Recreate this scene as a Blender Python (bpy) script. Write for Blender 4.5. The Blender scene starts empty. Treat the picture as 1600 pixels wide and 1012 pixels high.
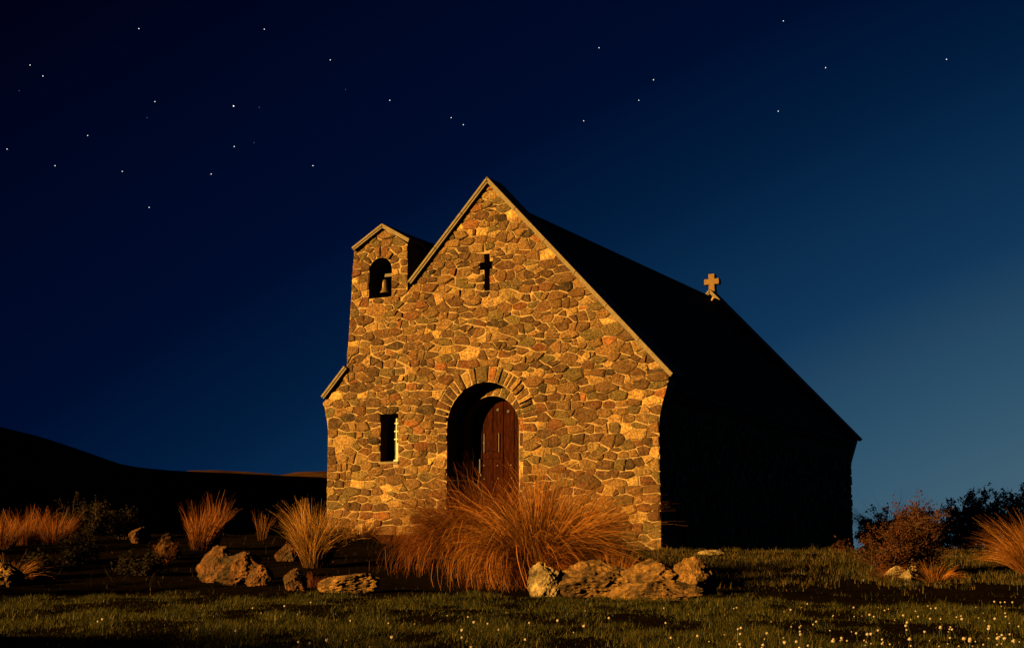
import bpy, bmesh, math, random
import numpy as np
from mathutils import Vector, Matrix, noise

R = math.radians
random.seed(7)
rng = np.random.default_rng(11)
SC = bpy.context.scene
COL = SC.collection

# ------------------------------------------------------------------ camera
CAM = Vector((13.331, -24.352, -0.515))
YAW, PITCH, FPX = 0.4838, 0.1662, 2390.4          # FPX: focal length in pixels of the 1600 px wide photograph
cd = bpy.data.cameras.new('camera')
cd.sensor_width = 36.0
cd.lens = FPX / 1600 * 36
cd.clip_start, cd.clip_end = 0.1, 12000
cam = bpy.data.objects.new('camera', cd)
cam.location = CAM
cam.rotation_euler = (math.pi / 2 + PITCH, 0, YAW)
COL.objects.link(cam)
SC.camera = cam
RIGHT = Vector((math.cos(YAW), math.sin(YAW), 0))
FWD = Vector((-math.sin(YAW), math.cos(YAW), 0))

# ------------------------------------------------------------------ light
SUN_AZ, SUN_EL = R(30), R(12.5)                    # low warm light from the left of the front wall
SUN_STRENGTH, SUN_COL = 5.0, (1.0, 0.50, 0.10)
EXPOSURE = 1.95
sd = bpy.data.lights.new('sun', 'SUN')
sd.energy, sd.color, sd.angle = SUN_STRENGTH, SUN_COL, R(0.5)
sun = bpy.data.objects.new('sun', sd)
travel = Vector((math.sin(SUN_AZ) * math.cos(SUN_EL), math.cos(SUN_AZ) * math.cos(SUN_EL), -math.sin(SUN_EL)))
sun.rotation_euler = travel.to_track_quat('-Z', 'Y').to_euler()
sun.location = (-20, -40, 20)
COL.objects.link(sun)

# ------------------------------------------------------------------ sky: deep blue, paler towards one side of the horizon
def lin(c):
    return tuple(((x / 255) / 12.92 if x / 255 <= 0.04045 else ((x / 255 + 0.055) / 1.055) ** 2.4) for x in c)
EV = 2 ** -EXPOSURE
world = bpy.data.worlds.new('World')
SC.world = world
world.use_nodes = True
wn, wl = world.node_tree.nodes, world.node_tree.links
wn.clear()
tc = wn.new('ShaderNodeTexCoord')
sep = wn.new('ShaderNodeSeparateXYZ')
wl.new(tc.outputs['Generated'], sep.inputs[0])
G = FWD * math.cos(R(45)) + RIGHT * math.sin(R(45))
dot = wn.new('ShaderNodeVectorMath'); dot.operation = 'DOT_PRODUCT'
wl.new(tc.outputs['Generated'], dot.inputs[0]); dot.inputs[1].default_value = G
mz = wn.new('ShaderNodeMath'); mz.operation = 'MULTIPLY_ADD'
zc = wn.new('ShaderNodeClamp'); zc.inputs['Min'].default_value = 0; zc.inputs['Max'].default_value = 1
wl.new(sep.outputs['Z'], zc.inputs['Value'])
wl.new(zc.outputs[0], mz.inputs[0]); mz.inputs[1].default_value = -0.5 / 0.384; mz.inputs[2].default_value = 0.5
md = wn.new('ShaderNodeMath'); md.operation = 'MULTIPLY_ADD'
wl.new(dot.outputs['Value'], md.inputs[0]); md.inputs[1].default_value = 0.5 / 0.473
mo = wn.new('ShaderNodeMath'); mo.operation = 'SUBTRACT'
wl.new(mz.outputs[0], mo.inputs[0]); mo.inputs[1].default_value = 0.43 * 0.5 / 0.473
wl.new(mo.outputs[0], md.inputs[2])
ramp = wn.new('ShaderNodeValToRGB')
wl.new(md.outputs[0], ramp.inputs[0])
stops = [(0.0, (1, 1, 18)), (0.2, (0, 7, 34)), (0.4, (0, 13, 45)), (0.53, (2, 29, 62)), (0.70, (16, 53, 87)), (0.84, (48, 84, 108)), (1.0, (78, 106, 119))]
els = ramp.color_ramp.elements
for i, (p, c) in enumerate(stops):
    e = els[i] if i < 2 else els.new(p)
    e.position = p
    e.color = (*lin(c), 1)
bg = wn.new('ShaderNodeBackground')
wl.new(ramp.outputs[0], bg.inputs[0]); bg.inputs[1].default_value = EV
wo = wn.new('ShaderNodeOutputWorld')
wl.new(bg.outputs[0], wo.inputs[0])

vs = SC.view_settings
vs.view_transform, vs.look, vs.exposure, vs.gamma = 'Standard', 'None', EXPOSURE, 1.0
vs.use_curve_mapping = False
SC.render.engine = 'CYCLES'
SC.cycles.use_denoising = True
SC.cycles.max_bounces = 4
SC.cycles.diffuse_bounces = 0

# ------------------------------------------------------------------ helpers
def tag(o, label=None, cat=None, group=None, kind=None):
    if label: o['label'] = label
    if cat: o['category'] = cat
    if group: o['group'] = group
    if kind: o['kind'] = kind
    return o

def link(name, me, mat=None, parent=None):
    o = bpy.data.objects.new(name, me)
    COL.objects.link(o)
    if mat is not None and me is not None:
        me.materials.clear(); me.materials.append(mat)
    if parent: o.parent = parent
    return o

def empty(name, loc, rz=0):
    o = bpy.data.objects.new(name, None)
    o.empty_display_size = 0.2
    o.location = loc; o.rotation_euler = (0, 0, rz)
    COL.objects.link(o)
    return o

def W(u, v, z=0.0):
    """u metres to the right of the camera, v metres ahead of it, at height z"""
    p = CAM + RIGHT * u + FWD * v
    return Vector((p.x, p.y, z))

class MB:
    def __init__(s): s.v, s.f, s.c = [], [], []
    def add(s, vs_, fs, col=None):
        b = len(s.v)
        s.v += [tuple(p) for p in vs_]
        s.f += [tuple(i + b for i in f) for f in fs]
        if col is not None: s.c += [col] * len(vs_)
    def box(s, x0, x1, y0, y1, z0, z1, col=None):
        s.add([(x0, y0, z0), (x1, y0, z0), (x1, y1, z0), (x0, y1, z0), (x0, y0, z1), (x1, y0, z1), (x1, y1, z1), (x0, y1, z1)],
              [(0, 3, 2, 1), (4, 5, 6, 7), (0, 1, 5, 4), (1, 2, 6, 5), (2, 3, 7, 6), (3, 0, 4, 7)], col)
    def prism(s, poly, y0, y1, col=None):
        """polygon in (x, z), anticlockwise seen from -y, pushed from y0 to y1"""
        n = len(poly)
        s.add([(x, y0, z) for x, z in poly] + [(x, y1, z) for x, z in poly],
              [tuple(range(n)), tuple(range(2 * n - 1, n - 1, -1))] + [(i, i + n, (i + 1) % n + n, (i + 1) % n) for i in range(n)], col)
    def tube(s, pts, rads, k=6, col=None):
        rings = []
        for i, p in enumerate(pts):
            d = (Vector(pts[min(i + 1, len(pts) - 1)]) - Vector(pts[max(i - 1, 0)])).normalized()
            a = d.orthogonal().normalized(); b = d.cross(a)
            rings.append([Vector(p) + (a * math.cos(2 * math.pi * j / k) + b * math.sin(2 * math.pi * j / k)) * rads[i] for j in range(k)])
        vv = [q for r in rings for q in r]
        ff = [(i * k + j, i * k + (j + 1) % k, (i + 1) * k + (j + 1) % k, (i + 1) * k + j) for i in range(len(pts) - 1) for j in range(k)]
        ff += [tuple(range(k - 1, -1, -1)), tuple(range((len(pts) - 1) * k, len(pts) * k))]
        s.add(vv, ff, col)
    def lathe(s, prof, cx, cy, k=20, col=None):
        vv = [(cx + r * math.cos(2 * math.pi * j / k), cy + r * math.sin(2 * math.pi * j / k), z) for r, z in prof for j in range(k)]
        ff = [(i * k + j, i * k + (j + 1) % k, (i + 1) * k + (j + 1) % k, (i + 1) * k + j) for i in range(len(prof) - 1) for j in range(k)]
        s.add(vv, ff, col)
    def mesh(s, name, smooth=False):
        me = bpy.data.meshes.new(name)
        me.from_pydata(s.v, [], s.f)
        bm = bmesh.new(); bm.from_mesh(me)
        bmesh.ops.recalc_face_normals(bm, faces=bm.faces)
        bm.to_mesh(me); bm.free()
        if s.c:
            a = me.color_attributes.new('tint', 'FLOAT_COLOR', 'POINT')
            a.data.foreach_set('color', np.array(s.c, dtype=np.float32).ravel())
        if smooth:
            me.polygons.foreach_set('use_smooth', [True] * len(me.polygons))
        me.update()
        return me
    def build(s, name, mat, parent=None, smooth=False, bevel=0):
        o = link(name, s.mesh(name, smooth), mat, parent)
        if bevel:
            m = o.modifiers.new('bevel', 'BEVEL'); m.width = bevel; m.segments = 2; m.limit_method = 'ANGLE'
        return o

def np_mesh(name, verts, faces, tint=None, smooth=False):
    """fast mesh from arrays; faces is an (n, k) array"""
    me = bpy.data.meshes.new(name)
    n, k = faces.shape
    me.vertices.add(len(verts)); me.vertices.foreach_set('co', np.asarray(verts, dtype=np.float32).ravel())
    me.loops.add(n * k); me.loops.foreach_set('vertex_index', faces.astype(np.int32).ravel())
    me.polygons.add(n)
    me.polygons.foreach_set('loop_start', np.arange(0, n * k, k, dtype=np.int32))
    me.polygons.foreach_set('loop_total', np.full(n, k, dtype=np.int32))
    if tint is not None:
        a = me.color_attributes.new('tint', 'FLOAT_COLOR', 'POINT')
        a.data.foreach_set('color', np.asarray(tint, dtype=np.float32).ravel())
    if smooth: me.polygons.foreach_set('use_smooth', np.ones(n, dtype=bool))
    me.update(calc_edges=True)
    me.validate()
    return me

# ------------------------------------------------------------------ materials
def mat(name, col=(0.5, 0.5, 0.5), rough=0.85, tint=False, noise_scale=0, noise_amt=0.3, bump=0, bump_scale=40, metal=0, translucent=0, col2=None, spec=0.3, detail=6, stretch=None, shift=False, col2_amt=1.0):
    m = bpy.data.materials.new(name)
    m.use_nodes = True
    n, l = m.node_tree.nodes, m.node_tree.links
    p = n['Principled BSDF']
    p.inputs['Roughness'].default_value = rough
    p.inputs['Metallic'].default_value = metal
    p.inputs['Specular IOR Level'].default_value = spec
    geo = n.new('ShaderNodeNewGeometry')
    src = geo.outputs['Position']
    if stretch:
        vm = n.new('ShaderNodeVectorMath'); vm.operation = 'MULTIPLY'; vm.inputs[1].default_value = stretch
        l.new(src, vm.inputs[0]); src = vm.outputs[0]
    if tint:
        at = n.new('ShaderNodeAttribute'); at.attribute_name = 'tint'
        c = at.outputs['Color']
        if shift:                                    # each stone samples its own patch of the grain
            va = n.new('ShaderNodeVectorMath'); va.operation = 'MULTIPLY_ADD'
            cx = n.new('ShaderNodeCombineXYZ'); l.new(at.outputs['Alpha'], cx.inputs[0]); l.new(at.outputs['Alpha'], cx.inputs[2])
            l.new(cx.outputs[0], va.inputs[0]); va.inputs[1].default_value = (17, 17, 17); l.new(src, va.inputs[2])
            src = va.outputs[0]
    else:
        rgb = n.new('ShaderNodeRGB'); rgb.outputs[0].default_value = (*col, 1); c = rgb.outputs[0]
    if noise_scale:
        nz = n.new('ShaderNodeTexNoise'); nz.inputs['Scale'].default_value = noise_scale; nz.inputs['Detail'].default_value = detail; nz.inputs['Roughness'].default_value = 0.65
        l.new(src, nz.inputs['Vector'])
        if col2:
            mx = n.new('ShaderNodeMix'); mx.data_type = 'RGBA'
            mr = n.new('ShaderNodeMapRange'); mr.inputs['From Min'].default_value = 0.42; mr.inputs['From Max'].default_value = 0.62; mr.inputs['To Max'].default_value = col2_amt
            l.new(nz.outputs['Fac'], mr.inputs['Value']); l.new(mr.outputs[0], mx.inputs['Factor'])
            l.new(c, mx.inputs['A']); mx.inputs['B'].default_value = (*col2, 1)
            c = mx.outputs['Result']
        mr2 = n.new('ShaderNodeMapRange')
        mr2.inputs['From Min'].default_value = 0.25; mr2.inputs['From Max'].default_value = 0.75
        mr2.inputs['To Min'].default_value = 1 - noise_amt; mr2.inputs['To Max'].default_value = 1 + noise_amt
        nz2 = n.new('ShaderNodeTexNoise'); nz2.inputs['Scale'].default_value = noise_scale * 3.1; nz2.inputs['Detail'].default_value = detail
        l.new(src, nz2.inputs['Vector']); l.new(nz2.outputs['Fac'], mr2.inputs['Value'])
        sc = n.new('ShaderNodeVectorMath'); sc.operation = 'SCALE'
        l.new(c, sc.inputs[0]); l.new(mr2.outputs[0], sc.inputs['Scale'])
        c = sc.outputs[0]
    l.new(c, p.inputs['Base Color'])
    if bump:
        nb = n.new('ShaderNodeTexNoise'); nb.inputs['Scale'].default_value = bump_scale; nb.inputs['Detail'].default_value = 8; nb.inputs['Roughness'].default_value = 0.7
        l.new(src, nb.inputs['Vector'])
        bp = n.new('ShaderNodeBump'); bp.inputs['Strength'].default_value = 1; bp.inputs['Distance'].default_value = bump
        l.new(nb.outputs['Fac'], bp.inputs['Height']); l.new(bp.outputs[0], p.inputs['Normal'])
    if translucent:
        tr = n.new('ShaderNodeBsdfTranslucent'); l.new(c, tr.inputs['Color'])
        ms = n.new('ShaderNodeMixShader'); ms.inputs[0].default_value = translucent
        l.new(p.outputs[0], ms.inputs[1]); l.new(tr.outputs[0], ms.inputs[2])
        l.new(ms.outputs[0], n['Material Output'].inputs['Surface'])
    return m

M = dict(
    mortar=mat('mortar', (0.195, 0.143, 0.075), 0.95, noise_scale=6, noise_amt=0.4, bump=0.012, bump_scale=40),
    stone=mat('fieldstone', tint=True, rough=0.85, noise_scale=9, noise_amt=0.85, bump=0.06, bump_scale=24, shift=True, col2=(0.11, 0.076, 0.038), col2_amt=0.38),
    coping=mat('weathered coping', (0.10, 0.085, 0.056), 0.85, noise_scale=5, noise_amt=0.3, bump=0.004, bump_scale=50),
    slate=mat('roof slate', (0.022, 0.021, 0.022), 0.9, noise_scale=3, noise_amt=0.4, bump=0.004, bump_scale=40, spec=0.1),
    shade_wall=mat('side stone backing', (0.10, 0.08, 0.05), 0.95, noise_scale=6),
    dark=mat('dark interior', (0.012, 0.011, 0.01), 1.0, spec=0),
    wood=mat('stained door wood', (0.017, 0.0036, 0.0012), 0.85, col2=(0.008, 0.0016, 0.0007), noise_scale=5, noise_amt=0.8, bump=0.003, bump_scale=40, stretch=(6, 6, 0.6), spec=0.03),
    iron=mat('black iron', (0.02, 0.018, 0.016), 0.55, metal=0.6, noise_scale=20),
    bright=mat('worn nail heads', (0.25, 0.22, 0.19), 0.45, metal=0.7),
    bronze=mat('old bronze', (0.10, 0.07, 0.038), 0.5, metal=0.4, noise_scale=12, noise_amt=0.4),
    white=mat('pale painted timber', (0.36, 0.33, 0.28), 0.6, noise_scale=15, noise_amt=0.2),
    glass=mat('dark window glass', (0.01, 0.01, 0.012), 0.12, spec=0.4),
    crosspaint=mat('cross stone', (0.095, 0.06, 0.02), 0.85, noise_scale=8, noise_amt=0.25, bump=0.004),
    rock=mat('lichened boulder', (0.092, 0.040, 0.011), 0.95, noise_scale=5, noise_amt=0.7, bump=0.05, bump_scale=22, col2=(0.022, 0.014, 0.007)),
    goldrock=mat('golden lichened boulder', (0.17, 0.096, 0.029), 0.95, noise_scale=7, noise_amt=0.7, bump=0.05, bump_scale=22, col2=(0.028, 0.016, 0.006)),
    palerock=mat('pale lichen boulder', (0.26, 0.205, 0.11), 0.95, noise_scale=6, noise_amt=0.7, bump=0.05, bump_scale=22, col2=(0.035, 0.025, 0.014)),
    tussock=mat('tussock blades', tint=True, rough=0.6, translucent=0.3, spec=0.2),
    lawn=mat('lawn blades', tint=True, rough=0.6, translucent=0.3, spec=0.2),
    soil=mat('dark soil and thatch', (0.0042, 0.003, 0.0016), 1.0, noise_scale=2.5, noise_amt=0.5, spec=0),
    hill=mat('hill pasture', (0.04, 0.026, 0.013), 1.0, noise_scale=0.02, noise_amt=0.5, spec=0),
    farhill=mat('far tawny hill', (0.045, 0.022, 0.010), 1.0, noise_scale=0.012, noise_amt=0.85, spec=0, col2=(0.010, 0.006, 0.003)),
    bark=mat('shrub twigs', (0.035, 0.02, 0.011), 0.95, noise_scale=15, noise_amt=0.4),
    leaf=mat('shrub leaves', tint=True, rough=0.7, translucent=0.25, spec=0.2),
    clover=mat('clover heads', (0.27, 0.25, 0.23), 0.8, translucent=0.2),
    clstem=mat('clover stems', (0.015, 0.022, 0.006), 0.8),
)
def emit(name, col, s):
    m = bpy.data.materials.new(name); m.use_nodes = True
    n, l = m.node_tree.nodes, m.node_tree.links
    n.clear()
    e = n.new('ShaderNodeEmission'); e.inputs[0].default_value = (*col, 1); e.inputs[1].default_value = s
    o = n.new('ShaderNodeOutputMaterial'); l.new(e.outputs[0], o.inputs[0])
    return m

# ------------------------------------------------------------------ ground
def sstep(a, b, x):
    t = np.clip((np.asarray(x, float) - a) / (b - a), 0, 1)
    return t * t * (3 - 2 * t)
RV = [-80, 0, 5, 7, 10, 14, 16, 18, 20, 22, 25, 27, 45, 80, 200, 600, 5000]
RZ = [-0.6, -0.36, -0.32, -0.30, -0.255, -0.185, -0.125, -0.01, 0.15, 0.29, 0.47, 0.51, 0.55, 0.0, -4, -8, -30]
LV = [-80, 0, 5, 7, 10, 14, 15.5, 17, 18.5, 20, 22, 25, 28, 45, 80, 200, 600, 5000]
LZ = [-0.6, -0.36, -0.32, -0.30, -0.255, -0.19, -0.15, -0.05, 0.10, 0.25, 0.46, 0.72, 0.80, 0.85, 0.3, -3, -8, -30]
def gz(u, v):
    u = np.asarray(u, float); v = np.asarray(v, float)
    a = np.interp(v, RV, RZ); b = np.interp(v, LV, LZ)
    k = sstep(-0.8, 2.4, u)
    z = b * (1 - k) + a * k
    far = 1 - sstep(30, 60, np.abs(v))
    z = z + far * (0.022 * np.sin(1.9 * u + 0.6 * v) * np.sin(1.3 * v - 0.4 * u + 1) + 0.012 * np.sin(4.7 * u - 1.1 * v) * np.cos(3.9 * v + 0.7 * u))
    return z + CAM.z
def at(u, v, dz=0.0):
    return W(u, v, float(gz(u, v)) + dz)
def px(x, v):
    """sideways offset of photograph column x at distance v"""
    return (x - 800) / FPX * v

def axis(lo, hi, near0, near1, step, grow):
    a = list(np.arange(near0, near1 + 1e-6, step))
    s, x = step, near1
    while x < hi: s *= grow; x += s; a.append(x)
    s, x = step, near0
    while x > lo: s *= grow; x -= s; a.insert(0, x)
    return np.array(a)
us = axis(-4500, 4500, -9, 10, 0.16, 1.16)
vv_ = axis(-900, 5500, 4, 30, 0.16, 1.16)
U, V = np.meshgrid(us, vv_)
Z = gz(U, V)
XY = np.stack([CAM.x + RIGHT.x * U + FWD.x * V, CAM.y + RIGHT.y * U + FWD.y * V, Z], -1).reshape(-1, 3)
nu, nv = len(us), len(vv_)
idx = np.arange(nu * nv).reshape(nv, nu)
F = np.stack([idx[:-1, :-1], idx[:-1, 1:], idx[1:, 1:], idx[1:, :-1]], -1).reshape(-1, 4)
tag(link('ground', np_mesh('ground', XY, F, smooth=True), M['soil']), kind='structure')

def hill(name, u0, u1, v0, v1, hf, m, nu=90, nv=40):
    uu = np.linspace(u0, u1, nu); vq = np.linspace(v0, v1, nv)
    pts = []
    for b in vq:
        for a in uu:
            p = W(a, b); pts.append((p.x, p.y, CAM.z + hf(a, b)))
    ii = np.arange(nu * nv).reshape(nv, nu)
    ff = np.stack([ii[:-1, :-1], ii[:-1, 1:], ii[1:, 1:], ii[1:, :-1]], -1).reshape(-1, 4)
    return tag(link(name, np_mesh(name, np.array(pts), ff, smooth=True), m), kind='structure')
# skyline of the near hill (photograph column, row), set 400 m away
SK = [(-900, 560), (-500, 600), (-200, 640), (0, 673), (60, 687), (120, 706), (195, 732), (260, 739), (330, 742), (420, 746), (520, 751), (700, 780), (1000, 880), (1200, 925)]
SKU = [(x - 800) / FPX * 400 for x, y in SK]; SKZ = [(907 - y) / FPX * 400 for x, y in SK]
def nearhill(u, v):
    top = np.interp(u * 400 / v, SKU, SKZ) * (v / 400 if v > 400 else 1)
    f = math.exp(-((v - 400) / 110) ** 2)
    n = noise.fractal(Vector((u * 0.02, v * 0.02, 0)), 1.0, 2.0, 4)
    return -12 + (top + 12) * f + n * 2.0 * f * (1 - f) * 4
hill('hill', -300, 80, 190, 640, nearhill, M['hill'])
def farhill(u, v):
    f = math.exp(-((v - 1500) / 330) ** 2) * math.exp(-((u + 230) / 420) ** 4)
    n = noise.fractal(Vector((u * 0.012, v * 0.004, 3)), 1.0, 2.0, 5)
    return -40 + (40 + 103 + 0.011 * (u + 285)) * f + n * 7 * f
hill('hill', -800, 300, 900, 2100, farhill, M['farhill'], 140, 50)
# unseen ridge added out of frame to keep low light off the near hill
LU, LV2 = 0.845, 0.534
def ridge(u, v):
    s = u * LU + v * LV2; q = u * LV2 - v * LU
    n = noise.fractal(Vector((u * 0.01, v * 0.01, 7)), 1.0, 2.0, 4)
    f = math.exp(-((s + 130) / 95) ** 2) * float(sstep(-120, -250, q) * sstep(-760, -560, q))
    return -14 + 165 * f * (1 + 0.12 * n)
hill('hill', -900, -40, 20, 700, ridge, M['hill'], 80, 80)

# ------------------------------------------------------------------ church
church = empty('stone_church', (0, 0, 0))
tag(church, 'small fieldstone church with steep dark roof, bell gable and arched doorway', 'church')

HALF, APEX, EAVE, X0 = 3.64, 6.90, 2.99, 0.065     # X0: the gable's axis
SLOPE = (APEX - EAVE) / HALF
CT = 0.118                                          # coping, measured upright
DX, DR, DS = -0.03, 0.79, 2.28                      # doorway: centre, radius, springing
BX, BR, BS = -2.32, 0.26, 5.36                      # bell opening
TA = (-2.235, 6.26)                                  # tower apex
def gab(x): return APEX - CT - SLOPE * abs(x - X0)

OUT = [(-3.45, -0.5), (3.39, -0.5), (3.39, 2.22), (3.43, 2.42), (3.58, 2.90), (3.60, gab(3.60)), (X0, gab(X0)), (-1.71, gab(-1.71)), (-1.72, 5.82),
       (-2.235, 6.17), (-2.93, 5.80), (-3.05, 3.66), (-3.06, gab(-3.06)), (-3.60, gab(-3.60)), (-3.58, 2.90), (-3.49, 2.52), (-3.46, 2.30)]
def arch(cx, r, spring, bottom, n=20):
    return [(cx - r, bottom), (cx + r, bottom)] + [(cx + r * math.cos(math.pi * i / n), spring + r * math.sin(math.pi * i / n)) for i in range(n + 1)]
WIN = (-2.27, -1.875, 1.69, 2.59)
CRV = (-0.045, 0.075, 4.76, 5.46); CRA = (-0.14, 0.13, 5.16, 5.31)
def rect(b): return [(b[0], b[2]), (b[1], b[2]), (b[1], b[3]), (b[0], b[3])]
cross_poly = [(CRV[0], CRV[2]), (CRV[1], CRV[2]), (CRV[1], CRA[2]), (CRA[1], CRA[2]), (CRA[1], CRA[3]), (CRV[1], CRA[3]), (CRV[1], CRV[3]), (CRV[0], CRV[3]),
              (CRV[0], CRA[3]), (CRA[0], CRA[3]), (CRA[0], CRA[2]), (CRV[0], CRA[2])]

def plate(name, outline, holes, y0, y1, m, parent):
    """flat wall with real openings: outline and holes in (x, z), from y0 to y1"""
    cu = bpy.data.curves.new(name, 'CURVE'); cu.dimensions = '2D'; cu.fill_mode = 'BOTH'; cu.extrude = (y1 - y0) / 2
    for poly in [outline] + holes:
        sp = cu.splines.new('POLY'); sp.points.add(len(poly) - 1)
        for p, (x, z) in zip(sp.points, poly): p.co = (x, z, 0, 1)
        sp.use_cyclic_u = True
    tmp = bpy.data.objects.new('tmp', cu); COL.objects.link(tmp)
    dg = bpy.context.evaluated_depsgraph_get()
    me = bpy.data.meshes.new_from_object(tmp.evaluated_get(dg))
    bpy.data.objects.remove(tmp); bpy.data.curves.remove(cu)
    me.name = name
    mid = (y0 + y1) / 2
    for v in me.vertices:
        x, z, e = v.co
        v.co = (x, mid + e, z)
    bm = bmesh.new(); bm.from_mesh(me)
    bmesh.ops.remove_doubles(bm, verts=bm.verts, dist=1e-5)
    bmesh.ops.recalc_face_normals(bm, faces=bm.faces)
    bm.to_mesh(me); bm.free()
    me.polygons.foreach_set('use_smooth', [False] * len(me.polygons))
    return link(name, me, m, parent)

TH = 0.36
front = plate('front_wall', OUT, [arch(DX, DR, DS, -0.3), rect(WIN), cross_poly, arch(BX, BR, BS, 4.83)], 0, TH, M['mortar'], church)

# ---- rubble stones: power diagram of scattered seeds, clipped at edges and openings
def clip(poly, nx, nz, d):
    """keep nx*x + nz*z <= d"""
    out = []
    for i in range(len(poly)):
        a, b = poly[i - 1], poly[i]
        da, db = nx * a[0] + nz * a[1] - d, nx * b[0] + nz * b[1] - d
        if (da <= 0) != (db <= 0):
            t = da / (da - db)
            out.append((a[0] + (b[0] - a[0]) * t, a[1] + (b[1] - a[1]) * t))
        if db <= 0: out.append(b)
    return out
def area(p): return 0.5 * sum(p[i - 1][0] * p[i][1] - p[i][0] * p[i - 1][1] for i in range(len(p)))

def separator(obs, x, z):
    """the straight edge that best parts the seed from a convex obstacle: (normal, offset, distance)"""
    best = None
    if obs[0] == 'poly':
        P = obs[1]
        for i in range(len(P)):
            a, b = P[i - 1], P[i]
            ex, ez = b[0] - a[0], b[1] - a[1]; L = math.hypot(ex, ez)
            nx, nz = ez / L, -ex / L                # outward for an anticlockwise polygon
            d = nx * (x - a[0]) + nz * (z - a[1])
            if best is None or d > best[2]: best = (nx, nz, d, nx * a[0] + nz * a[1])
    else:
        _, cx, cz, r = obs
        dx, dz = x - cx, z - cz
        cand = [(0, -1, -dz, -cz), (1, 0, dx - r, cx + r), (-1, 0, -dx - r, -(cx - r))]
        L = math.hypot(dx, dz)
        if dz > 0: cand.append((dx / L, dz / L, L - r, (dx * cx + dz * cz) / L + r))
        best = max(cand, key=lambda c: c[2])
    return best
B = 40
DRO, BRO = DR + 0.29, BR + 0.19
OBS = [('arc', DX, DS, DRO), ('poly', [(DX - DR, -1), (DX + DR, -1), (DX + DR, DS), (DX - DR, DS)]),
       ('poly', rect(WIN)), ('poly', rect(CRV)), ('poly', rect(CRA)),
       ('arc', BX, BS, BRO), ('poly', [(BX - BR, 4.83), (BX + BR, 4.83), (BX + BR, BS), (BX - BR, BS)]),
       ('poly', [(X0, gab(X0)), (3.62, gab(3.62)), (B, gab(3.62)), (B, B), (X0, B)]),
       ('poly', [(3.39, -2), (B, -2), (B, 2.22), (3.39, 2.22)]), ('poly', [(3.39, 2.22), (B, 2.22), (B, 2.95), (3.60, 2.95)]),
       ('poly', [(-B, -2), (-3.45, -2), (-3.46, 2.3), (-B, 2.3)]), ('poly', [(-B, 2.3), (-3.46, 2.3), (-3.60, 2.95), (-B, 2.95)]),
       ('poly', [(-B, gab(-3.62)), (-3.62, gab(-3.62)), (-3.06, gab(-3.06)), (-2.93, 5.79), (-2.93, B), (-B, B)]),
       ('poly', [(-B, 5.79 - 0.6 * 37), (-2.93, 5.79), (-2.30, 6.17), (-2.30, B), (-B, B)]) if False else ('poly', [(-2.93, 5.79), (-2.235, 6.16), (-2.235, 9), (-2.93, 9)]),
       ('poly', [(-2.235, 6.16), (-1.72, 5.82), (-1.72, 9), (-2.235, 9)]),
       ('poly', [(-1.71, gab(-1.71)), (X0, gab(X0)), (X0, B), (-1.71, B)])]

def scatter(x0, x1, z0, z1, ok, asp, seed, courses=True):
    rnd = random.Random(seed)
    S = []; grid = {}
    cs = 0.3
    def near(x, z, rr):
        gx, gz_ = int(x // cs), int(z // cs)
        for i in range(gx - 2, gx + 3):
            for j in range(gz_ - 2, gz_ + 3):
                yield from grid.get((i, j), ())
    A = (x1 - x0) * (z1 - z0)
    for r0, r1, tries in ((0.105, 0.135, 0.8), (0.078, 0.105, 9), (0.055, 0.077, 90), (0.036, 0.052, 280)):
        for _ in range(int(A * tries)):
            x, z = rnd.uniform(x0, x1), rnd.uniform(z0, z1); r = rnd.uniform(r0, r1)
            if courses and r < 0.115 and rnd.random() < (0.85 if z < 3.0 else 0.55):
                wv = 0.035 * math.sin(1.3 * x + 2.1 * z) + 0.02 * math.sin(3.7 * x + z)
                z = round((z - wv) / 0.148) * 0.148 + wv + rnd.uniform(-0.022, 0.022)
            if not ok(x, z, r * 0.55): continue
            a = asp * rnd.uniform(0.85, 1.15)
            if all(((x - q[0]) / asp) ** 2 + (z - q[1]) ** 2 > (0.86 * (r + q[2])) ** 2 for q in near(x, z, r)):
                s = (x, z, r); S.append(s); grid.setdefault((int(x // cs), int(z // cs)), []).append(s)
    return S

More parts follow.
